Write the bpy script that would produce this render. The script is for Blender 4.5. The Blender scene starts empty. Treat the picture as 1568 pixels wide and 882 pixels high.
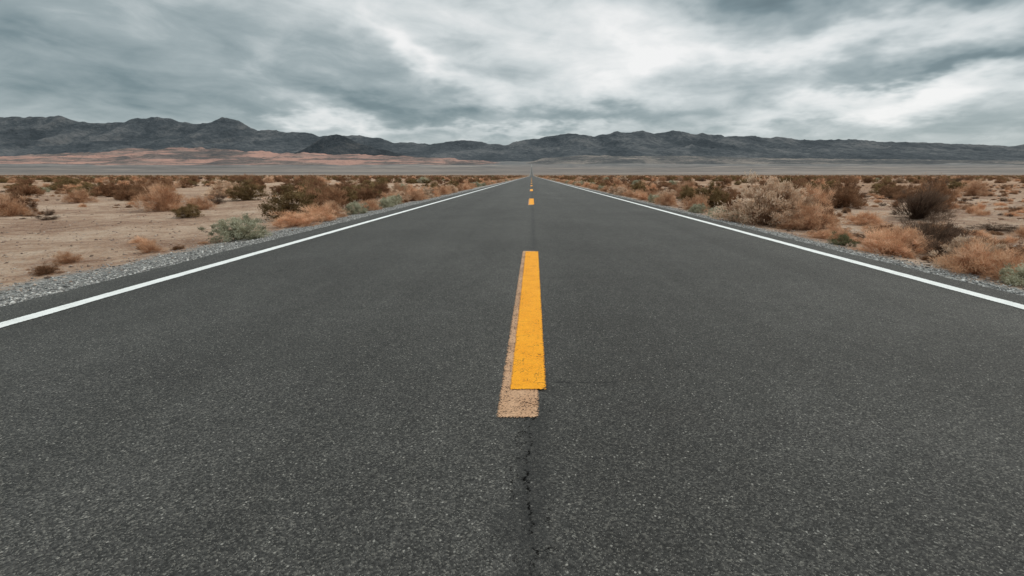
import bpy, math, random
import numpy as np
from mathutils import noise, Vector

random.seed(7)
rng = np.random.default_rng(11)
scene = bpy.context.scene
scene.view_settings.view_transform = 'Standard'
try: scene.view_settings.look = 'None'
except Exception: pass
scene.view_settings.exposure = 0
H = 0.9

# ------------------------------------------------------------ node helper
class NT:
    def __init__(s, nt):
        s.nt = nt; s.n = nt.nodes; s.l = nt.links; s.dim = '3D'
    def _set(s, sock, v):
        if v is None: return
        if isinstance(v, bpy.types.NodeSocket): s.l.new(v, sock)
        else: sock.default_value = v
    def m(s, op, a, b=None, c=None, clamp=False):
        nd = s.n.new('ShaderNodeMath'); nd.operation = op; nd.use_clamp = clamp
        s._set(nd.inputs[0], a); s._set(nd.inputs[1], b)
        if c is not None: s._set(nd.inputs[2], c)
        return nd.outputs[0]
    def ss(s, v, lo, hi, a=0.0, b=1.0):
        nd = s.n.new('ShaderNodeMapRange'); nd.interpolation_type = 'SMOOTHSTEP'
        s._set(nd.inputs['Value'], v)
        nd.inputs['From Min'].default_value = lo; nd.inputs['From Max'].default_value = hi
        nd.inputs['To Min'].default_value = a; nd.inputs['To Max'].default_value = b
        return nd.outputs['Result']
    def mix(s, f, a, b, blend='MIX'):
        nd = s.n.new('ShaderNodeMix'); nd.data_type = 'RGBA'; nd.blend_type = blend
        s._set(nd.inputs[0], f)
        s._set(nd.inputs[6], (*a, 1) if isinstance(a, tuple) and len(a) == 3 else a)
        s._set(nd.inputs[7], (*b, 1) if isinstance(b, tuple) and len(b) == 3 else b)
        return nd.outputs[2]
    def noise(s, vec, scale, detail=4, rough=0.5, dist=0.0):
        nd = s.n.new('ShaderNodeTexNoise'); nd.noise_dimensions = s.dim
        s._set(nd.inputs['Vector'], vec)
        nd.inputs['Scale'].default_value = scale; nd.inputs['Detail'].default_value = detail
        nd.inputs['Roughness'].default_value = rough; nd.inputs['Distortion'].default_value = dist
        return nd.outputs[0]
    def vor(s, vec, scale, feat='F1'):
        nd = s.n.new('ShaderNodeTexVoronoi'); nd.feature = feat; nd.voronoi_dimensions = s.dim
        s._set(nd.inputs['Vector'], vec); nd.inputs['Scale'].default_value = scale
        return nd
    def map(s, vec, scale=(1, 1, 1), loc=(0, 0, 0), rot=(0, 0, 0)):
        nd = s.n.new('ShaderNodeMapping'); s._set(nd.inputs[0], vec)
        nd.inputs['Scale'].default_value = scale; nd.inputs['Location'].default_value = loc
        nd.inputs['Rotation'].default_value = rot
        return nd.outputs[0]
    def ramp(s, f, stops):
        nd = s.n.new('ShaderNodeValToRGB'); s._set(nd.inputs[0], f)
        e = nd.color_ramp.elements
        while len(e) < len(stops): e.new(0.5)
        for i, (p, c) in enumerate(stops):
            e[i].position = p; e[i].color = (*c, 1)
        return nd.outputs[0]
    def sep(s, v):
        nd = s.n.new('ShaderNodeSeparateXYZ'); s._set(nd.inputs[0], v); return nd.outputs
    def comb(s, x, y, z):
        nd = s.n.new('ShaderNodeCombineXYZ')
        s._set(nd.inputs[0], x); s._set(nd.inputs[1], y); s._set(nd.inputs[2], z); return nd.outputs[0]
    def bump(s, h, strength, dist):
        nd = s.n.new('ShaderNodeBump'); s._set(nd.inputs['Height'], h)
        nd.inputs['Strength'].default_value = strength; nd.inputs['Distance'].default_value = dist
        return nd.outputs[0]
    def attr(s, name):
        nd = s.n.new('ShaderNodeAttribute'); nd.attribute_name = name; return nd.outputs['Fac']

def newmat(name, dim='3D'):
    m = bpy.data.materials.new(name); m.use_nodes = True
    t = NT(m.node_tree); t.dim = dim
    bs = t.n['Principled BSDF']
    bs.inputs['Roughness'].default_value = 0.9
    bs.inputs['Specular IOR Level'].default_value = 0.2
    tc = t.n.new('ShaderNodeTexCoord')
    return m, t, bs, tc.outputs['Object']

def mesh_obj(name, verts, faces, mat=None, smooth=False, link=True):
    me = bpy.data.meshes.new(name)
    me.from_pydata(verts, [], faces)
    if mat: me.materials.append(mat)
    me.update()
    ob = bpy.data.objects.new(name, me)
    if link: scene.collection.objects.link(ob)
    return ob

def fast_mesh(name, V, F, mat, tone=None, smooth=False):
    me = bpy.data.meshes.new(name)
    k = F.shape[1]
    me.vertices.add(len(V)); me.vertices.foreach_set('co', V.astype(np.float32).ravel())
    me.loops.add(F.size); me.loops.foreach_set('vertex_index', F.astype(np.int32).ravel())
    me.polygons.add(len(F)); me.polygons.foreach_set('loop_start', np.arange(0, F.size, k, dtype=np.int32))
    if smooth: me.polygons.foreach_set('use_smooth', np.ones(len(F), dtype=bool))
    me.update(calc_edges=True)
    me.materials.append(mat)
    if tone is not None:
        a = me.attributes.new('tone', 'FLOAT', 'POINT'); a.data.foreach_set('value', tone.astype(np.float32))
    return me

# ------------------------------------------------------------ world
SUN_EL, SUN_AZ = 46, 62   # azimuth measured from +Y towards +X
w = bpy.data.worlds.new("World"); scene.world = w; w.use_nodes = True
try:
    w.cycles.sampling_method = 'MANUAL'; w.cycles.sample_map_resolution = 256
except Exception: pass
t = NT(w.node_tree)
out = t.n['World Output']; bg = t.n['Background']
tc = t.n.new('ShaderNodeTexCoord')
d = tc.outputs['Generated']
X, Y, Z = t.sep(d)[0:3]
R2D = 57.29578
az = t.m('MULTIPLY', t.m('ARCTAN2', X, Y), R2D)
el = t.m('MULTIPLY', t.m('ARCSINE', Z), R2D)
zc = t.m('ADD', t.m('MAXIMUM', Z, 0.0), 0.24)
pl = t.comb(t.m('DIVIDE', X, zc), t.m('DIVIDE', Y, zc), 0.0)
plr = t.map(pl, scale=(1.0, 1.0, 1), rot=(0, 0, math.radians(20)))
t.dim = '2D'
n_big = t.noise(plr, 1.2, 3, 0.5, 0.2)
n_wx = t.noise(t.map(pl, loc=(13, 5, 2)), 1.7, 4, 0.55)
n_wy = t.noise(t.map(pl, loc=(-7, 21, 4)), 2.4, 4, 0.58)
n_fine = t.noise(t.map(plr, loc=(3, 9, 1)), 4.0, 6, 0.55, 0.3)
n_str = t.noise(t.comb(t.m('MULTIPLY', az, 0.085), t.m('MULTIPLY', t.m('ADD', el, t.m('MULTIPLY', az, .05)), 0.33), 0.0), 1.0, 6, 0.56, 0.5)
azw = t.m('ADD', az, t.m('MULTIPLY', t.m('SUBTRACT', n_wx, 0.5), 18.0))
elw = t.m('ADD', el, t.m('MULTIPLY', t.m('SUBTRACT', n_wy, 0.5), 6.5))
blobs = [  # az, el, s_az, s_el, rot, amp
 (9, 13.2, 12, 3.8, 0, .38),
 (-11.0, 13.0, 8, 1.6, -30, .38),
 (-4, 17.0, 12, 3.0, 0, .20),
 (7, 9.8, 7, 1.4, 0, .18),
 (34, 6.9, 15, 1.6, 2, .46),
 (32, 12.4, 14, 1.3, 2, .36),
 (32, 17.0, 16, 1.8, -7, -.40),
 (41, 9.4, 9, .9, 3, -.36),
 (-43, 8.5, 13, 3.0, -8, -.20),
 (-32, 14.5, 12, 2.6, -15, -.10),
 (-20, 8.2, 12, 1.3, -12, -.20),
 (6, 6.8, 16, 1.0, 0, -.20),
 (-26, 5.6, 9, .9, -4, .26),
 (-6, 5.2, 12, .8, 0, .20),
]
tot = 0.535
acc = None
for a0, e0, sa, se, rot, amp in blobs:
    r = math.radians(rot)
    dx = t.m('SUBTRACT', azw, a0); dy = t.m('SUBTRACT', elw, e0)
    u = t.m('ADD', t.m('MULTIPLY', dx, math.cos(r) / sa), t.m('MULTIPLY', dy, math.sin(r) / sa))
    v = t.m('ADD', t.m('MULTIPLY', dx, -math.sin(r) / se), t.m('MULTIPLY', dy, math.cos(r) / se))
    q = t.m('ADD', t.m('MULTIPLY', u, u), t.m('MULTIPLY', v, v))
    g = t.m('MULTIPLY', t.m('EXPONENT', t.m('MULTIPLY', q, -1.0)), amp)
    acc = g if acc is None else t.m('ADD', acc, g)
b = t.m('ADD', acc, tot)
b = t.m('ADD', b, t.m('MULTIPLY', t.m('SUBTRACT', n_big, 0.5), 0.42))
b = t.m('ADD', b, t.m('MULTIPLY', t.m('SUBTRACT', n_fine, 0.5), 0.36))
b = t.m('ADD', b, t.m('MULTIPLY', t.m('SUBTRACT', n_str, 0.5), 0.36))
col = t.ramp(b, [(0.0, (.11, .155, .17)), (.25, (.20, .265, .285)), (.48, (.36, .425, .44)), (.72, (.66, .705, .71)), (.97, (.93, .93, .92))])
gain = t.ss(el, 20.0, 50.0, 1.0, 2.6)  # unseen sky above the frame brightened to add light on the scene
t.l.new(col, bg.inputs['Color']); t.l.new(gain, bg.inputs['Strength'])
sky = t.n.new('ShaderNodeTexSky'); sky.sky_type = 'NISHITA'; sky.sun_disc = False
sky.sun_elevation = math.radians(SUN_EL); sky.sun_rotation = math.radians(SUN_AZ)
bg2 = t.n.new('ShaderNodeBackground'); t.l.new(sky.outputs[0], bg2.inputs['Color']); bg2.inputs['Strength'].default_value = 0.08
ms = t.n.new('ShaderNodeMixShader'); ms.inputs[0].default_value = 0.93
t.l.new(bg2.outputs[0], ms.inputs[1]); t.l.new(bg.outputs[0], ms.inputs[2])
t.l.new(ms.outputs[0], out.inputs['Surface'])

sl = bpy.data.lights.new('sun', 'SUN'); sl.energy = 1.5; sl.angle = math.radians(12); sl.color = (1, .89, .76)
so = bpy.data.objects.new('sun', sl); scene.collection.objects.link(so)
e, a = math.radians(SUN_EL), math.radians(SUN_AZ)
sd = Vector((math.cos(e) * math.sin(a), math.cos(e) * math.cos(a), math.sin(e)))
so.rotation_euler = sd.to_track_quat('Z', 'Y').to_euler()

# ------------------------------------------------------------ terrain
_gy = np.array([-4000, 0, 700, 1000, 1500, 2500, 3500, 5000, 6500, 8000, 14000], float)
_gz = np.array([0, 0, 0, 1.5, 9, 33, 61, 112, 175, 245, 420], float)
def base_z(y):
    y = np.asarray(y, float)
    s = 0
    for o in (-.12, -.06, 0, .06, .12): s = s + np.interp(y + o * np.maximum(np.abs(y), 1), _gy, _gz)
    return s / 5
ys = [-600, -300, -150, -80, -40, -20, -10, -6, -4, -3, -2, -1]
y = -0.5
while y < 12: ys.append(y); y += 0.12
while y < 13500: ys.append(y); y += max(0.12, (y - 0) * 0.0125)
ys = np.array(ys)
xs = [0, 1.5, 3.0, 3.5, 3.68]
x = 3.72
while x < 7: xs.append(x); x += 0.1
while x < 17000: xs.append(x); x += max(0.12, x * 0.025)
xs = np.array(xs); xs = np.concatenate([-xs[:0:-1], xs])
GX, GY = np.meshgrid(xs, ys)
def ground_z_arr(GX, GY):
    Zb = base_z(GY)
    ax = np.abs(GX)
    off = np.where(ax <= 3.7, -0.03, -0.03 - 0.09 * np.clip((ax - 3.72) / 1.3, 0, 1))
    amp = np.clip((ax - 3.9) / 2.5, 0, 1)
    N = np.zeros(GX.shape)
    it = np.nditer(GX, flags=['multi_index'])
    for xx in it:
        i = it.multi_index
        if amp[i] > 0:
            X_, Y_ = float(xx), float(GY[i])
            v = 0.0
            if Y_ < 80 and abs(X_) < 90:
                v += 0.045 * noise.noise((X_ * .7, Y_ * .7, 0)) + 0.014 * noise.noise((X_ * 3.1, Y_ * 3.1, 5))
            v += 0.12 * noise.noise((X_ * .06, Y_ * .06, 9)) * min(1, abs(X_) / 20)
            if Y_ > 1500:
                v += min(1, (Y_ - 1500) / 2500) * min(1, abs(X_) / 300) * (16 * noise.noise((X_ * .0009, Y_ * .0009, 3)) + 9 * noise.noise((X_ * .004, Y_ * .003, 6)))
            N[i] = v
    return Zb + off + N * amp
GZ = ground_z_arr(GX, GY)
def ground_z(x, y):
    z = float(base_z(y)); ax = abs(x)
    z += -0.03 - 0.09 * min(1, max(0, (ax - 3.72) / 1.3))
    amp = min(1, max(0, (ax - 3.9) / 2.5)); v = 0
    if y < 80 and ax < 90: v += 0.045 * noise.noise((x * .7, y * .7, 0))
    v += 0.12 * noise.noise((x * .06, y * .06, 9)) * min(1, ax / 20)
    return z + v * amp
ny, nx = GX.shape
V = np.stack([GX.ravel(), GY.ravel(), GZ.ravel()], 1)
ii = np.arange(ny - 1)[:, None] * nx + np.arange(nx - 1)[None, :]
F = np.stack([ii, ii + 1, ii + nx + 1, ii + nx], -1).reshape(-1, 4)

gm, t, bs, oc = newmat('desert_soil', '2D')
px_, py_, pz_ = t.sep(oc)[0:3]
n1 = t.noise(oc, .35, 4, .6); n2 = t.noise(oc, 3.0, 6, .68); n3 = t.noise(oc, 28, 4, .7)
n4 = t.noise(t.map(oc, scale=(.25, 1, 1)), .05, 4, .6)
sand = t.ramp(t.m('ADD', t.m('MULTIPLY', n1, .55), t.m('MULTIPLY', n2, .45)),
    [(.36, (.22, .12, .075)), (.46, (.36, .22, .145)), (.54, (.49, .335, .235)), (.66, (.60, .45, .34))])
sand = t.mix(t.ss(n3, .45, .7, 0, .55), sand, (.21, .13, .09))
vv = t.vor(oc, 45); spk = t.ss(t.sep(vv.outputs['Color'])[0], .80, .9)
sand = t.mix(t.m('MULTIPLY', spk, .5), sand, (.50, .41, .34))
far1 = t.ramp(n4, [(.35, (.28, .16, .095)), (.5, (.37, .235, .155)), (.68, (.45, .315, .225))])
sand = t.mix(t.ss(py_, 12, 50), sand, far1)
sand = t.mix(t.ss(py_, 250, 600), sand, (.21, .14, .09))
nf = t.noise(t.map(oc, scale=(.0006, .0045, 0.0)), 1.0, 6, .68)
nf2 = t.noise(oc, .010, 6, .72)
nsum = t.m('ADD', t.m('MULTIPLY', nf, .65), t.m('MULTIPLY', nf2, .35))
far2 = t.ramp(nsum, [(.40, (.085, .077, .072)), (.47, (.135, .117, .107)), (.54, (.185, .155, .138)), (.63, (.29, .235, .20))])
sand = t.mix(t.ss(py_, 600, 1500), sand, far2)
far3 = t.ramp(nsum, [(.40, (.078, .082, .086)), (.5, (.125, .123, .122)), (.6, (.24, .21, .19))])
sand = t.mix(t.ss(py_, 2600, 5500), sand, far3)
wob = t.m('MULTIPLY', t.m('SUBTRACT', t.noise(oc, 1.6, 4, .6), .5), 1.1)
lx = t.m('ADD', t.m('ABSOLUTE', t.m('ADD', px_, .18)), wob)
gmask = t.ss(lx, 4.35, 4.8, 1, 0)
gmask = t.m('MULTIPLY', gmask, t.ss(py_, 25, 120, 1, .35))
gv = t.vor(oc, 55); gc = t.sep(gv.outputs['Color'])[0]
grav = t.ramp(gc, [(0, (.12, .118, .112)), (.5, (.26, .25, .235)), (1, (.48, .465, .44))])
colr = t.mix(gmask, sand, grav)
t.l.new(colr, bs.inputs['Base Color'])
nb = t.noise(oc, 9, 5, .75)
t.l.new(t.bump(nb, 1.0, .09), bs.inputs['Normal'])
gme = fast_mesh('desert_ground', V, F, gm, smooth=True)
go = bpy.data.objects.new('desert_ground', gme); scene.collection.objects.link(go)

# ------------------------------------------------------------ road
am, t, bs, oc = newmat('asphalt', '2D')
px_, py_, pz_ = t.sep(oc)[0:3]
big = t.noise(oc, .6, 4, .65); mid = t.noise(oc, 7, 4, .65)
lane = t.noise(t.map(oc, scale=(1.1, .03, 1)), 1.0, 3, .55)
v1 = t.vor(oc, 210); v2 = t.vor(oc, 280); v3 = t.vor(oc, 95)
c1 = t.sep(v1.outputs['Color'])[0]; c2 = t.sep(v2.outputs['Color'])[1]; c3 = t.sep(v3.outputs['Color'])[0]
base = t.ramp(t.m('ADD', t.m('MULTIPLY', big, .38), t.m('ADD', t.m('MULTIPLY', mid, .24), t.m('MULTIPLY', lane, .38))),
     [(.34, (.034, .0315, .0285)), (.5, (.049, .0465, .0425)), (.64, (.068, .0645, .0595))])
var = t.ramp(c1, [(0, (.3, .3, .3)), (.5, (.85, .85, .85)), (.85, (1.45, 1.44, 1.42)), (1, (2.9, 2.85, 2.7))])
base = t.mix(1.0, base, var, 'MULTIPLY')
chip = t.m('MULTIPLY', t.ss(c2, .90, .97), t.ss(v2.outputs['Distance'], .25, .5, 1, 0))
base = t.mix(t.m('MULTIPLY', chip, .8), base, (.24, .23, .205))
chip2 = t.m('MULTIPLY', t.ss(c3, .955, .985), t.ss(v3.outputs['Distance'], .18, .38, 1, 0))
base = t.mix(t.m('MULTIPLY', chip2, .8), base, (.34, .32, .285))
# centre construction joint with broken crack
wn = t.noise(t.comb(0.0, py_, 0.0), 9, 6, .7)
wn2 = t.noise(t.comb(4.0, py_, 2.0), 1.9, 2, .5)
cx = t.m('ADD', t.m('MULTIPLY', t.m('SUBTRACT', wn, .5), .11), t.m('MULTIPLY', t.m('SUBTRACT', wn2, .5), .08))
dd = t.m('ABSOLUTE', t.m('SUBTRACT', t.m('SUBTRACT', px_, cx), -.004))
rough_n = t.noise(oc, 70, 3, .7)
brk = t.ss(t.noise(oc, 18, 3, .7), .42, .54)
ddr = t.m('ADD', dd, t.m('MULTIPLY', t.m('SUBTRACT', rough_n, .5), .018))
crk = t.m('MULTIPLY', t.ss(ddr, .0, .0055, 1, 0), brk)
wc = t.noise(oc, 14, 3, .7)
ve = t.vor(t.comb(t.m('ADD', px_, t.m('MULTIPLY', wc, .12)), t.m('ADD', py_, t.m('MULTIPLY', rough_n, .05)), 0.0), 17, 'DISTANCE_TO_EDGE')
br2 = t.m('MULTIPLY', t.ss(ve.outputs['Distance'], .01, .045, 1, 0), t.ss(ddr, .035, .08, 1, 0))
br2 = t.m('MULTIPLY', br2, t.ss(mid, .50, .58))
near = t.ss(py_, 1.65, 2.05, 1, 0)
crk = t.m('MULTIPLY', t.m('MAXIMUM', crk, br2), near)
stn = t.m('MULTIPLY', t.ss(t.m('ADD', dd, t.m('MULTIPLY', t.m('SUBTRACT', mid, .5), .25)), -.01, .10, .62, 0), t.ss(py_, 1.3, 2.2, 1, .15))
base = t.mix(stn, base, (.015, .0145, .014))
base = t.mix(t.m('MULTIPLY', crk, .85), base, (.003, .003, .003))
seam = t.m('MULTIPLY', t.ss(t.m('ABSOLUTE', t.m('SUBTRACT', px_, .03)), .0, .06, .4, 0), t.ss(py_, 5, 6))
base = t.mix(seam, base, (.018, .018, .018))
wt = t.m('MULTIPLY', t.m('SUBTRACT', t.noise(t.comb(px_, 0.0, 7.0), 9, 5, .7), .5), .09)
dt = t.m('ABSOLUTE', t.m('SUBTRACT', t.m('SUBTRACT', py_, wt), 1.88))
tmask = t.m('MULTIPLY', t.ss(px_, .06, .12), t.ss(px_, .30, .44, 1, 0))
tr = t.m('MULTIPLY', t.m('MULTIPLY', t.ss(dt, .002, .009, 1, 0), tmask), brk)
base = t.mix(t.m('MULTIPLY', tr, .9), base, (.004, .004, .004))
t.l.new(base, bs.inputs['Base Color'])
bs.inputs['Roughness'].default_value = .75
t.l.new(t.m('SUBTRACT', .3, t.m('MULTIPLY', crk, .3)), bs.inputs['Specular IOR Level'])
t.l.new(t.bump(t.m('MULTIPLY', v1.outputs['Distance'], -1.0), .9, .004), bs.inputs['Normal'])

def ribbon(name, x0, x1, ysel, dz, mat, nxs=2, jit=0.0, edge=False, ends=False):
    verts, faces, ed = [], [], []
    n_ = len(ysel)
    for i, yy in enumerate(ysel):
        zz = float(base_z(yy)) + dz
        for j in range(nxs):
            f = j / (nxs - 1); xx = x0 + (x1 - x0) * f
            if (j == 0 or j == nxs - 1) and jit and yy < 60: xx += random.uniform(-jit, jit) + jit * 1.5 * noise.noise((xx, yy * 1.3, 3))
            verts.append((xx, yy, zz))
            ed.append(0.0 if (j == 0 or j == nxs - 1 or (ends and (i == 0 or i == n_ - 1))) else 1.0)
    for i in range(n_ - 1):
        for j in range(nxs - 1):
            a_ = i * nxs + j
            faces.append((a_, a_ + 1, a_ + nxs + 1, a_ + nxs))
    o = mesh_obj(name, verts, faces, mat)
    if edge:
        at = o.data.attributes.new('edge', 'FLOAT', 'POINT'); at.data.foreach_set('value', ed)
    return o
ry = ys[(ys < 3500)]
road = ribbon('asphalt_road', -3.74, 3.78, ry, 0.0, am, 5, .014)

def paint(name, cols, wear_lo, wear_hi, wearc, pores=.22, edgew=.35, cracks=0.0):
    m, t, bs, oc = newmat(name, '2D')
    n = t.noise(oc, 8, 4, .65); nn = t.noise(oc, 110, 3, .75)
    c = t.ramp(n, [(.3, cols[0]), (.7, cols[1])])
    v = t.vor(oc, 200); cc = t.sep(v.outputs['Color'])[0]
    c = t.mix(t.ss(cc, .0, .9, pores, 0), c, wearc)
    sum_ = t.m('ADD', t.m('MULTIPLY', n, .35), t.m('ADD', t.m('MULTIPLY', nn, .35), t.m('MULTIPLY', cc, .3)))
    f = t.ss(sum_, wear_lo, wear_hi, 1, 0)
    if cracks:
        wv = t.noise(oc, 18, 3, .7)
        sx = t.sep(oc)
        ve = t.vor(t.comb(t.m('ADD', sx[0], t.m('MULTIPLY', wv, .16)), t.m('MULTIPLY', sx[1], .8), 0.0), 8, 'DISTANCE_TO_EDGE')
        ck = t.m('MULTIPLY', t.ss(ve.outputs['Distance'], .008, .022, 1, 0), t.ss(n, .47, .56))
        ck = t.m('MULTIPLY', ck, t.ss(sx[1], 1.9, 3.4, 1, .0))
        c = t.mix(t.m('MULTIPLY', ck, cracks), c, (.06, .025, .005))
    eg = t.attr('edge')
    fe = t.ss(t.m('ADD', eg, t.m('MULTIPLY', t.m('SUBTRACT', t.m('ADD', t.m('MULTIPLY', nn, .6), t.m('MULTIPLY', cc, .4)), .5), 1.4)), -.02 + edgew * .3, edgew, 0, 1)
    t.l.new(c, bs.inputs['Base Color'])
    t.l.new(t.bump(t.m('MULTIPLY', v.outputs['Distance'], -1.0), .8, .004), bs.inputs['Normal'])
    bs.inputs['Roughness'].default_value = .6
    t.l.new(t.m('MULTIPLY', fe, t.m('SUBTRACT', 1.0, f)), bs.inputs['Alpha'])
    return m
white = paint('white_road_paint', [(.76, .76, .74), (.86, .86, .84)], .24, .31, (.3, .3, .29), .12, .15)
yel = paint('yellow_road_paint', [(.88, .335, .006), (.93, .39, .012)], .29, .34, (.46, .17, .008), .36, .30, .8)
old = paint('faded_yellow_paint', [(.48, .265, .15), (.62, .375, .225)], .33, .44, (.16, .10, .06), .5, .65)

def lines(name, x0, x1):
    return ribbon(name, x0, x1, ry[ry < 2600], .004, white, 8, .003, edge=True)
lines('white_edge_line', -3.34, -3.22)
lines('white_edge_line', 3.395, 3.515)
def dash(name, x0, x1, y0, y1, dz, mat, step=.02, skew=0, parent=None):
    k = max(2, int((y1 - y0) / step))
    yy = np.linspace(y0, y1, k)
    o = ribbon(name, x0, x1, yy, dz, mat, 10, .0008 if y0 < 20 else 0, edge=True, ends=True)
    me = o.data
    for v in me.vertices:
        v.co.x += skew * (v.co.y - y0)
    if parent: o.parent = parent
    return o
mk = bpy.data.objects.new('yellow_centre_line', None); scene.collection.objects.link(mk)
dash('faded_dash_1', -.138, .032, 1.565, 5.53, .004, old, skew=.006, parent=mk)
dash('dash_1', -.094, .064, 1.795, 5.47, .008, yel, skew=.005, parent=mk)
k = 2; y = 14.7
while y < 1200:
    dash('dash_%d' % k, -.085, .085, y, y + 3.9, .008, yel, step=.1 if y < 100 else 1.3, parent=mk)
    if y < 60: dash('faded_dash_%d' % k, -.12, .05, y - .25, y + 3.8, .004, old, step=.1, parent=mk)
    y += 13; k += 1

# ------------------------------------------------------------ loose gravel
def stones(name, P, S, mat):
    n = len(P)
    octv = np.array([[1, 0, 0], [-1, 0, 0], [0, 1, 0], [0, -1, 0], [0, 0, 1], [0, 0, -1]], float)
    octf = np.array([[0, 2, 4], [2, 1, 4], [1, 3, 4], [3, 0, 4], [2, 0, 5], [1, 2, 5], [3, 1, 5], [0, 3, 5]])
    Vv = octv[None] * (1 + rng.uniform(-.4, .4, (n, 6, 1)))
    Vv = Vv * S[:, None, None] * np.array([1, 1, .65])
    Vv += rng.normal(0, .18, (n, 6, 3)) * S[:, None, None]
    th = rng.uniform(0, 6.28, n); c, s = np.cos(th), np.sin(th)
    xr = Vv[..., 0] * c[:, None] - Vv[..., 1] * s[:, None]; yr = Vv[..., 0] * s[:, None] + Vv[..., 1] * c[:, None]
    Vv = np.stack([xr, yr, Vv[..., 2]], -1) + P[:, None, :]
    Ff = octf[None] + (np.arange(n) * 6)[:, None, None]
    tone = np.repeat(rng.uniform(0, 1, n), 6)
    me = fast_mesh(name, Vv.reshape(-1, 3), Ff.reshape(-1, 3), mat, tone)
    o = bpy.data.objects.new(name, me); scene.collection.objects.link(o); return o
stm, t, bs, oc = newmat('gravel_stone')
tn = t.attr('tone')
t.l.new(t.ramp(tn, [(0, (.12, .118, .115)), (.45, (.26, .25, .24)), (.8, (.40, .385, .365)), (1, (.60, .58, .55))]), bs.inputs['Base Color'])
P = []
S = []
for i in range(28000):
    y = 2.5 + 30 * random.random() ** 1.5
    if random.random() < .6:
        x = -3.70 - abs(random.gauss(0, .48))
    else:
        x = 3.76 + abs(random.gauss(0, .33))
    P.append((x, y, ground_z(x, y) + .004)); S.append(random.uniform(.004, .014) * (1 + .6 * random.random() ** 4))
stones('shoulder_gravel', np.array(P), np.array(S), stm)
stm2, t, bs, oc = newmat('desert_stone')
tn = t.attr('tone')
t.l.new(t.ramp(tn, [(0, (.12, .08, .06)), (.5, (.26, .19, .15)), (1, (.46, .38, .32))]), bs.inputs['Base Color'])
P = []; S = []
for i in range(16000):
    y = 3 + 30 * random.random() ** 1.3
    x = random.choice((-1, 1)) * random.uniform(4.3, 5 + y * 1.3)
    P.append((x, y, ground_z(x, y) + .003)); S.append(.005 + .022 * random.random() ** 3)
stones('desert_pebbles', np.array(P), np.array(S), stm2)

# ------------------------------------------------------------ shrubs
def leaf_mat(name, c0, c1, c2, rv=.35):
    m, t, bs, oc = newmat(name)
    tn = t.attr('tone')
    oi = t.n.new('ShaderNodeObjectInfo')
    c = t.ramp(tn, [(0, c0), (.5, c1), (1, c2)])
    sc = t.m('ADD', 1 - rv * .6, t.m('MULTIPLY', oi.outputs['Random'], rv * 1.2))
    c = t.mix(1.0, c, t.comb(sc, sc, sc), 'MULTIPLY')
    bs2 = t.n.new('ShaderNodeBsdfDiffuse'); t.l.new(c, bs2.inputs['Color'])
    tr = t.n.new('ShaderNodeBsdfTranslucent'); t.l.new(c, tr.inputs['Color'])
    mx = t.n.new('ShaderNodeMixShader'); mx.inputs[0].default_value = .3
    t.l.new(bs2.outputs[0], mx.inputs[1]); t.l.new(tr.outputs[0], mx.inputs[2])
    t.l.new(mx.outputs[0], t.n['Material Output'].inputs['Surface'])
    t.n.remove(bs)
    return m
M_OL = leaf_mat('creosote_foliage', (.10, .058, .03), (.215, .145, .07), (.36, .265, .135))
M_BR = leaf_mat('brown_foliage', (.13, .062, .036), (.28, .155, .09), (.46, .275, .165))
M_OR = leaf_mat('dry_orange_twigs', (.34, .17, .095), (.62, .37, .225), (.82, .57, .40))
M_TN = leaf_mat('dry_tan_twigs', (.32, .20, .13), (.62, .44, .31), (.82, .65, .50))
M_PG = leaf_mat('saltbush_foliage', (.19, .17, .11), (.41, .39, .275), (.66, .63, .49), .2)
M_DK = leaf_mat('dark_dead_twigs', (.065, .042, .032), (.13, .085, .06), (.22, .15, .11))
M_GR = leaf_mat('green_foliage', (.075, .075, .04), (.15, .15, .08), (.27, .25, .15), .2)

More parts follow.
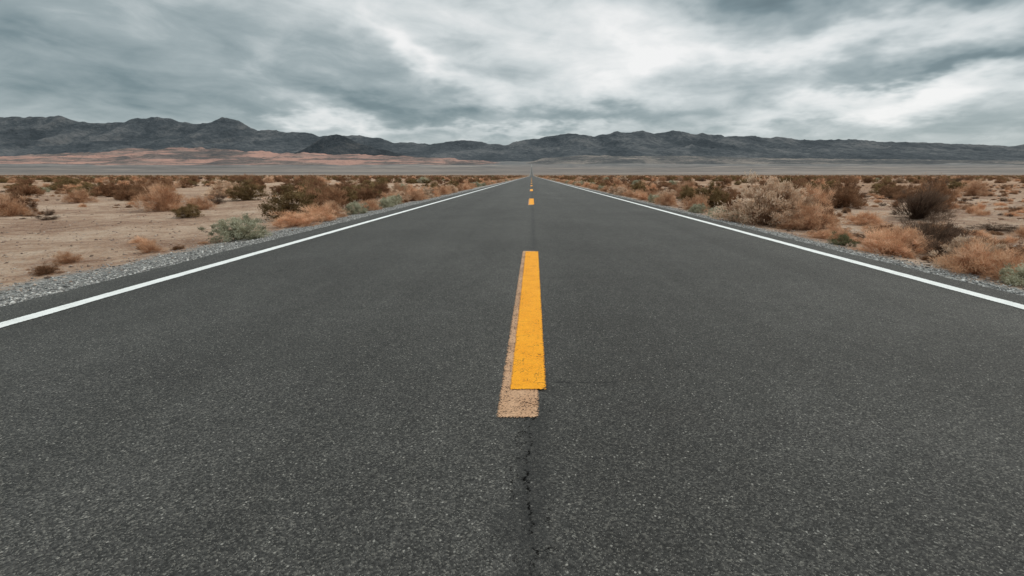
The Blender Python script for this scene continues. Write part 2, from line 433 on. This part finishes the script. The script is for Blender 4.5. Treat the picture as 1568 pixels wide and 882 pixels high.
def bush(name, seed, mat, asp=.75, nclump=70, per=80, L=.05, Wd=.012, spread=.085, radial=.6, nstem=60, openness=.35, kind='twig', lobe=.5):
    r = np.random.default_rng(seed)
    th = r.uniform(0, 2 * np.pi, nclump)
    u = r.uniform(0, 1, nclump) ** .8
    ph = np.arcsin(u)
    lob = np.array([1 + lobe * noise.noise((1.9 * math.cos(a_) * math.cos(p_) + seed * 3.1, 1.9 * math.sin(a_) * math.cos(p_), 1.9 * math.sin(p_))) for a_, p_ in zip(th, ph)])
    lob *= r.uniform(.88, 1.1, nclump)
    rr = r.uniform(0, 1, nclump) ** openness * .48 * lob
    C = np.stack([rr * np.cos(ph) * np.cos(th), rr * np.cos(ph) * np.sin(th), rr * np.sin(ph) * 2 * asp * .92 + .03], 1)
    ct = r.uniform(0, 1, nclump)
    n = nclump * per
    idx = np.repeat(np.arange(nclump), per)
    P = C[idx] + r.normal(0, 1, (n, 3)) * spread * np.array([1, 1, .8]) * r.uniform(.4, 1.1, nclump)[idx][:, None]
    P[:, 2] = np.abs(P[:, 2])
    D = P / (np.linalg.norm(P, axis=1, keepdims=True) + 1e-6)
    D = D * radial + r.normal(0, .5, (n, 3)) + np.array([0, 0, .3])
    D /= np.linalg.norm(D, axis=1, keepdims=True)
    A = np.cross(D, r.normal(0, 1, (n, 3))); A /= (np.linalg.norm(A, axis=1, keepdims=True) + 1e-6)
    l = (L * r.uniform(.5, 1.5, n) ** 1.2)[:, None]; wd = (Wd * r.uniform(.6, 1.4, n))[:, None]
    if kind == 'leaf':
        q = np.stack([P - D * l * .5, P + A * wd * .5, P + D * l * .5, P - A * wd * .5], 1)
    else:
        q = np.stack([P - A * wd * .5, P + A * wd * .5, P + D * l + A * wd * .12, P + D * l - A * wd * .12], 1)
    F = np.arange(n * 4).reshape(n, 4)
    tone = np.clip(ct[idx] * .65 + r.uniform(0, .35, n), 0, 1)
    tone = np.repeat(tone, 4)
    V = [q.reshape(-1, 3)]; Fs = [F]; T = [tone]
    off = n * 4
    for s in range(nstem):
        e = C[r.integers(nclump)] * r.uniform(.85, 1.22) + r.normal(0, .03, 3)
        e[2] = abs(e[2])
        s0 = np.array([r.normal(0, .03), r.normal(0, .03), -.03])
        midp = (s0 + e) / 2 + r.normal(0, .04, 3) + np.array([0, 0, .03])
        pts = []
        for f in np.linspace(0, 1, 5):
            pts.append((1 - f) ** 2 * s0 + 2 * f * (1 - f) * midp + f * f * e)
        for ax_ in (np.array([1, 0, 0.]), np.array([0, 1, 0.])):
            vs = []
            for i_, p_ in enumerate(pts):
                hw = .006 * (1 - .8 * i_ / 4)
                vs += [p_ - ax_ * hw, p_ + ax_ * hw]
            V.append(np.array(vs))
            Fs.append(np.array([[off + 2 * i_, off + 2 * i_ + 1, off + 2 * i_ + 3, off + 2 * i_ + 2] for i_ in range(4)]))
            T.append(np.full(10, .12)); off += 10
    return fast_mesh(name, np.concatenate(V), np.concatenate(Fs), mat, np.concatenate(T))

B = {}
B['creo1'] = bush('creosote_a', 1, M_OL, .72, 100, 85, .034, .015, .05, kind='leaf', nstem=90)
B['creo2'] = bush('creosote_b', 2, M_OL, .62, 90, 90, .034, .015, .052, kind='leaf', nstem=90)
B['brown1'] = bush('brown_shrub_a', 3, M_BR, .68, 90, 85, .05, .010, .052, nstem=90)
B['brown2'] = bush('brown_shrub_b', 4, M_BR, .6, 90, 85, .05, .010, .055, nstem=90)
B['or1'] = bush('orange_shrub_a', 5, M_OR, .5, 90, 95, .06, .006, .055, radial=.8, openness=.4)
B['or2'] = bush('orange_shrub_b', 6, M_OR, .6, 80, 105, .065, .006, .06, radial=.8, openness=.4)
B['tan1'] = bush('tan_shrub', 7, M_TN, .6, 170, 110, .034, .011, .038, radial=.8, nstem=80)
B['pale1'] = bush('saltbush_a', 8, M_PG, .5, 110, 95, .030, .013, .040, kind='leaf', openness=.3)
B['dead1'] = bush('dead_shrub', 9, M_DK, .72, 60, 60, .10, .005, .06, radial=1.2, nstem=160, openness=.5)
B['green1'] = bush('green_shrub', 10, M_GR, .6, 80, 80, .04, .012, .05, kind='leaf')
B['tuft'] = bush('grass_tuft', 12, M_OR, .45, 25, 60, .22, .010, .10, radial=1.6, nstem=6)
ASP = {'creo1': .72, 'creo2': .62, 'brown1': .68, 'brown2': .6, 'or1': .5, 'or2': .6, 'tan1': .6, 'pale1': .5, 'dead1': .72, 'green1': .6, 'tuft': .45}
NM = {'creo1': 'creosote_bush', 'creo2': 'creosote_bush', 'brown1': 'desert_shrub', 'brown2': 'desert_shrub', 'or1': 'dry_orange_shrub', 'or2': 'dry_orange_shrub', 'tan1': 'dry_tan_bush', 'pale1': 'saltbush', 'dead1': 'dead_twig_bush', 'green1': 'green_shrub', 'tuft': 'dry_grass_tuft'}
def put(kind, x, y, wd, ht):
    o = bpy.data.objects.new(NM[kind], B[kind]); scene.collection.objects.link(o)
    o.location = (x, y, ground_z(x, y) - .015)
    o.rotation_euler = (0, 0, random.uniform(0, 6.28))
    o.scale = (wd * 1.1, wd * 1.1, ht / ASP[kind] * 1.03)
hero = [
 ('pale1', -4.69, 7.3, .84, .40), ('creo1', -5.74, 10.9, 1.15, .86), ('brown1', -6.35, 14.3, 1.3, .88),
 ('creo2', -6.9, 15.2, 1.0, .75), ('brown2', -7.6, 16.6, 1.0, .8),
 ('or1', -4.72, 9.2, .85, .30), ('or1', -4.75, 10.3, .9, .36), ('or2', -5.0, 11.4, .8, .42), ('pale1', -4.72, 12.3, .6, .35),
 ('or2', -10.9, 13.7, 1.15, .82), ('creo2', -8.6, 11.5, .62, .35), ('or1', -10.2, 14.2, .8, .4), ('brown2', -11.4, 14.3, .8, .6),
 ('creo1', -11.8, 19.2, 1.4, .84), ('dead1', -11.5, 16.9, .6, .4), ('brown2', -17.5, 20.2, 1.1, .65), ('brown1', -16.5, 19.0, .9, .6),
 ('or2', -17.3, 17.7, 1.0, .5), ('creo1', -7.5, 21.4, 1.5, .84), ('brown1', -9.2, 22.4, 1.3, .8), ('or2', -14.0, 12.3, .9, .60), ('brown2', -14.3, 12.8, .8, .55), ('dead1', -11.7, 11.1, .4, .10),
 ('tuft', -5.16, 6.1, .22, .10), ('tuft', -5.6, 6.6, .2, .08), ('pale1', -4.7, 14.8, .55, .33), ('or1', -4.8, 13.6, .7, .33),
 ('pale1', -4.9, 16.2, .6, .35), ('or1', -5.3, 17.4, .8, .4), ('creo2', -22, 24, 1.3, .7), ('brown1', -25, 23, 1.2, .7), ('brown2', -20, 22, 1.2, .65),
 ('tan1', 5.1, 9.9, 1.6, .96), ('tan1', 5.7, 10.4, 1.1, .8), ('or2', 5.45, 8.9, .85, .52), ('brown2', 5.75, 9.2, .8, .5), ('or1', 5.15, 9.0, .6, .25), ('pale1', 4.58, 10.1, .5, .27), ('creo1', 5.75, 14.8, .95, .85), ('brown1', 6.4, 15.2, .9, .8),
 ('or1', 4.9, 13.8, .75, .45), ('or2', 4.6, 15.8, .75, .45), ('brown1', 10.2, 15.4, 1.35, .88), ('creo2', 9.4, 17.2, 1.4, .92),
 ('brown2', 10.9, 16.0, .9, .8), ('or2', 7.1, 11.6, .9, .80), ('brown1', 6.3, 11.8, .9, .86), ('brown2', 7.6, 13, .9, .8),
 ('dead1', 9.6, 11.5, 1.1, .76), ('dead1', 9.9, 11.7, 1.0, .7), ('brown2', 12.4, 14.3, .9, .85), ('brown1', 13.1, 15, 1.0, .85), ('green1', 4.60, 6.7, .34, .20),
 ('or1', 4.72, 5.95, .70, .32), ('or2', 5.05, 6.1, .6, .36), ('or1', 4.78, 7.5, .4, .15), ('or2', 5.1, 7.6, .5, .22), ('or1', 5.4, 6.9, .6, .25),
 ('or2', 4.62, 4.65, .62, .34), ('tan1', 4.9, 4.95, .6, .33), ('or1', 4.75, 4.35, .6, .28), ('pale1', 4.60, 4.05, .46, .25), ('brown2', 5.3, 5.2, .6, .32), ('green1', 4.85, 4.05, .4, .24),
 ('dead1', 9.1, 8.9, .8, .14), ('dead1', 7.8, 9.0, .5, .15), ('dead1', 5.6, 6.3, .7, .42), ('dead1', 6.0, 6.9, .7, .38), ('brown2', 6.6, 7.4, .6, .25), ('dead1', 5.3, 5.7, .6, .3), ('brown1', 6.1, 7.9, .5, .25),
 ('or2', 22.4, 23.5, 1.2, .8), ('creo1', 19.1, 25.1, 1.4, .85), ('brown1', 15.6, 19, 1.1, .7), ('pale1', 4.6, 11.3, .5, .3), ('pale1', 4.55, 12.6, .5, .28),
 ('or1', 6.6, 8.6, .6, .2), ('brown1', 16.8, 21.5, 1.3, .8), ('creo2', 12.5, 20.5, 1.3, .85), ('or1', 7.2, 9.9, .7, .3), ('brown2', 8.3, 13.5, .8, .5),
]
for h_ in hero: put(*h_)

lib = bpy.data.collections.new('shrub_library')
keys = ['creo1', 'creo2', 'brown1', 'brown2', 'or1', 'or2', 'tan1', 'pale1', 'dead1', 'green1', 'tuft']
order = {}
for i, k_ in enumerate(keys):
    o = bpy.data.objects.new('shrub_variety_' + 'abcdefghijk'[i], B[k_]); lib.objects.link(o); order[k_] = i
def scatter(name, pts):
    me = bpy.data.meshes.new(name)
    me.from_pydata([p[:3] for p in pts], [], [])
    a_ = me.attributes.new('idx', 'INT', 'POINT'); a_.data.foreach_set('value', [order[p[3]] for p in pts])
    a_ = me.attributes.new('rz', 'FLOAT', 'POINT'); a_.data.foreach_set('value', [random.uniform(0, 6.28) for p in pts])
    a_ = me.attributes.new('scl', 'FLOAT_VECTOR', 'POINT')
    a_.data.foreach_set('vector', np.array([(p[4], p[4], p[5] / ASP[p[3]]) for p in pts], dtype=np.float32).ravel())
    ob = bpy.data.objects.new(name, me); scene.collection.objects.link(ob)
    ng = bpy.data.node_groups.new(name + '_gn', 'GeometryNodeTree')
    ng.interface.new_socket('Geometry', in_out='INPUT', socket_type='NodeSocketGeometry')
    ng.interface.new_socket('Geometry', in_out='OUTPUT', socket_type='NodeSocketGeometry')
    gi = ng.nodes.new('NodeGroupInput'); gout = ng.nodes.new('NodeGroupOutput')
    iop = ng.nodes.new('GeometryNodeInstanceOnPoints'); ci = ng.nodes.new('GeometryNodeCollectionInfo')
    ci.inputs['Collection'].default_value = lib; ci.inputs['Separate Children'].default_value = True; ci.inputs['Reset Children'].default_value = True
    def na(nm, dt):
        n_ = ng.nodes.new('GeometryNodeInputNamedAttribute'); n_.data_type = dt; n_.inputs['Name'].default_value = nm
        return [o_ for o_ in n_.outputs if o_.enabled and o_.name == 'Attribute'][0]
    cx_ = ng.nodes.new('ShaderNodeCombineXYZ')
    ng.links.new(na('rz', 'FLOAT'), cx_.inputs[2])
    ng.links.new(gi.outputs[0], iop.inputs['Points']); ng.links.new(ci.outputs[0], iop.inputs['Instance'])
    iop.inputs['Pick Instance'].default_value = True
    ng.links.new(na('idx', 'INT'), iop.inputs['Instance Index'])
    ng.links.new(cx_.outputs[0], iop.inputs['Rotation'])
    ng.links.new(na('scl', 'FLOAT_VECTOR'), iop.inputs['Scale'])
    ng.links.new(iop.outputs[0], gout.inputs[0])
    md = ob.modifiers.new('scatter', 'NODES'); md.node_group = ng
    return ob
pts = []
def addp(x, y, k_, wd, ht): pts.append((x, y, ground_z(x, y) - .02, k_, wd, ht))
pick = lambda: random.choices(['creo1', 'creo2', 'brown1', 'brown2', 'or1', 'or2', 'tan1', 'pale1', 'dead1'], [20, 15, 24, 20, 8, 9, 4, 3, 4])[0]
def band(y0, y1, dens, s):
    area = (y1 - y0) * 2 * 1.4 * (y0 + y1) / 2
    for i in range(int(area * dens)):
        y = random.uniform(y0, y1); x = random.uniform(-1, 1) * (1.4 * y + 5)
        if abs(x) < 7.2: continue
        if noise.noise((x * .05, y * .05, 2)) < -.2 + random.uniform(-.2, .2): continue
        k_ = pick(); sz = random.uniform(.5, 1.05) ** 1.2
        addp(x, y, k_, (1.5 * sz + .1) * s, .86 * sz * random.uniform(.75, 1.05) * min(s, 1.15))
band(21, 60, .058, 1.05); band(60, 150, .055, 1.15); band(150, 400, .038, 1.35); band(400, 1000, .011, 1.9)
scatter('shrub_belt', pts)
pts = []
y = 16.5
while y < 400:
    for s_ in (-1, 1):
        if random.random() < .9:
            x = s_ * (4.55 + abs(random.gauss(0, .5)) + (.15 if s_ < 0 else 0.1))
            sz = random.uniform(.55, 1.0)
            addp(x, y + random.uniform(-.4, .4), random.choice(['or1', 'or1', 'or2', 'tan1', 'pale1', 'or2']), sz, .45 * sz + .06)
        if random.random() < .6:
            x = s_ * random.uniform(5.4, 7.5)
            sz = random.uniform(.7, 1.2); addp(x, y, random.choice(['creo1', 'brown1', 'or2', 'creo2', 'brown2']), sz, .68 * sz)
    y += .5 + y * .011
scatter('roadside_shrubs', pts)
pts = []
for i in range(4200):
    y = 4.5 + 45 * random.random() ** 1.2
    s_ = -1 if random.random() < .42 else 1
    x = s_ * random.uniform(4.7, 6 + 1.3 * y)
    if noise.noise((x * .25, y * .25, 8)) < (.12 if s_ < 0 else -.12): continue
    if s_ < 0 and y < 11 and random.random() < .75: continue
    sz = random.uniform(.08, .28) * (1 + y * .012)
    addp(x, y, random.choice(['tuft', 'or1', 'brown2', 'brown2', 'dead1', 'dead1']), sz, sz * random.uniform(.25, .6))
scatter('desert_litter_plants', pts)

# ------------------------------------------------------------ mountains
def prof(tab, D, k=731.7):
    s_ = D / k
    return np.array([(p - 814) * s_ for p, q in tab]), np.array([(269.3 - q) * .9708 * s_ for p, q in tab])
def mountain(name, tab, D, front, back, mat, xr, dx=45, dy=60, rs=.0011, crest_amp=12, gully=.55, seed=0):
    px, pz = prof(tab, D)
    X = np.arange(xr[0], xr[1], dx); Yv = np.arange(D - front, D + back, dy)
    nx_, ny_ = len(X), len(Yv)
    crest = np.interp(X, px, pz)
    Vt = np.zeros((ny_, nx_, 3))
    for i, y_ in enumerate(Yv):
        g = float(base_z(y_)) - 12
        f = (y_ - (D - front)) / front if y_ <= D else 1 - (y_ - D) / back
        f = max(0, min(1, f))
        for j, x_ in enumerate(X):
            wx = x_ + 300 * noise.noise((x_ * .001, y_ * .001, seed + 4)); wy = y_ + 300 * noise.noise((x_ * .001, y_ * .001, seed + 9))
            rm = noise.ridged_multi_fractal((wx * rs, wy * rs * .6, seed), 0.85, 2.2, 6, 1.0, 2.0) / 2.6
            sh = f ** 1.15
            edge = 4 * f * (1 - f)
            ff = sh * (1 - gully * edge) + gully * edge * rm * sh ** .45
            ff = max(0.0, min(1.02, ff))
            cz = crest[j] + crest_amp * (noise.ridged_multi_fractal((x_ * .0028, y_ * .0015, seed + 2), .7, 2.2, 5, 1.0, 2.0) - 1.2)
            Vt[i, j] = (x_, y_, g + max(0, (cz - g)) * ff)
    ii = np.arange(ny_ - 1)[:, None] * nx_ + np.arange(nx_ - 1)[None, :]
    F_ = np.stack([ii, ii + 1, ii + nx_ + 1, ii + nx_], -1).reshape(-1, 4)
    me = fast_mesh(name, Vt.reshape(-1, 3), F_, mat, smooth=False)
    o = bpy.data.objects.new(name, me); scene.collection.objects.link(o); return o
def rock(name, c0, c1, c2, band=None, sc=.0012, blo=.47, bhi=.6, bs_=90):
    m, t, bs, oc = newmat(name)
    a_ = t.noise(t.map(oc, scale=(1, .6, 2.2)), sc, 5, .65); b_ = t.noise(oc, sc * 9, 5, .7)
    s_ = t.m('ADD', t.m('MULTIPLY', a_, .6), t.m('MULTIPLY', b_, .4))
    c = t.ramp(s_, [(.40, c0), (.5, c1), (.60, c2)])  # rock tone noise, also painting in relief contrast the even light lacks
    if band:
        z = t.sep(oc)[2]
        st = t.noise(t.comb(t.m('MULTIPLY', t.sep(oc)[0], .0013), t.m('MULTIPLY', t.sep(oc)[1], .0012), t.m('MULTIPLY', z, .028)), 1.0, 5, .68, .5)
        c = t.mix(t.m('MULTIPLY', t.ss(st, blo, bhi), t.ss(a_, .40, .54, .15, 1)), c, band)
    t.l.new(c, bs.inputs['Base Color']); bs.inputs['Specular IOR Level'].default_value = .05
    t.l.new(t.bump(b_, .9, bs_), bs.inputs['Normal'])
    return m
mr = rock('distant_rock', (.050, .059, .068), (.080, .090, .100), (.145, .147, .152))  # atmospheric haze painted in as a blue-grey base colour
mr2 = rock('dark_rock', (.038, .045, .052), (.057, .066, .075), (.098, .10, .104), sc=.002)  # darker rock, with the blue haze tint also painted into its colour
mr3 = rock('badland_rock', (.09, .088, .09), (.16, .13, .12), (.27, .20, .175), band=(.42, .25, .205), sc=.0016, blo=.45, bhi=.55, bs_=50)
main = [(-400, 186), (-100, 186), (0, 182), (40, 180), (80, 181), (98, 178), (125, 187), (165, 190), (195, 188), (210, 183), (245, 181), (270, 184), (295, 190), (320, 190), (345, 181), (368, 186), (395, 201), (420, 200), (440, 204), (465, 203), (490, 209), (550, 208), (580, 212), (600, 219), (630, 219), (660, 222), (690, 216), (720, 216), (770, 222), (800, 216), (850, 208), (880, 205), (910, 210), (940, 202), (965, 204), (985, 201), (1000, 206), (1030, 201), (1060, 205), (1090, 205), (1110, 209), (1150, 209), (1180, 212), (1190, 210), (1230, 215), (1300, 214), (1350, 217), (1400, 219), (1450, 220), (1500, 222), (1550, 225), (1568, 221), (1700, 216), (2000, 222)]
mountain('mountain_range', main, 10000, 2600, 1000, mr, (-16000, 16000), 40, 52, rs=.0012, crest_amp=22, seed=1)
hill = [(380, 262), (430, 244), (465, 226), (490, 211), (503, 207), (515, 205), (528, 209), (545, 218), (575, 226), (620, 238), (680, 256)]
mountain('dark_rock_hill', hill, 7600, 900, 900, mr2, (-4900, -1000), 30, 35, rs=.0025, crest_amp=14, seed=5)
bad = [(-300, 238), (0, 240), (50, 237), (100, 236), (150, 231), (230, 227), (300, 226), (360, 229), (420, 234), (520, 236), (600, 239), (700, 243), (760, 250), (800, 262)]
mountain('badland_hills', bad, 6300, 1500, 600, mr3, (-9800, -100), 28, 34, rs=.0028, crest_amp=26, gully=.8, seed=8)
fr = [(780, 262), (830, 243), (900, 238), (960, 240), (1050, 239), (1150, 242), (1300, 244), (1450, 246), (1600, 248), (1900, 250), (2100, 262)]
mr4 = rock('foothill_rock', (.068, .074, .08), (.125, .12, .118), (.26, .225, .20), sc=.0016, bs_=50)
mountain('foothills', fr, 7400, 2300, 600, mr4, (-500, 13000), 40, 45, rs=.0022, crest_amp=18, gully=.7, seed=12)

# ------------------------------------------------------------ camera
cd = bpy.data.cameras.new('camera'); co = bpy.data.objects.new('camera', cd); scene.collection.objects.link(co)
cd.sensor_width = 36; cd.lens = 16.0
cd.shift_x = -30 / 1568
cd.clip_start = .05; cd.clip_end = 60000
co.location = (0, 0, H)
co.rotation_euler = (math.radians(90 - 13.87), 0, 0)
scene.camera = co
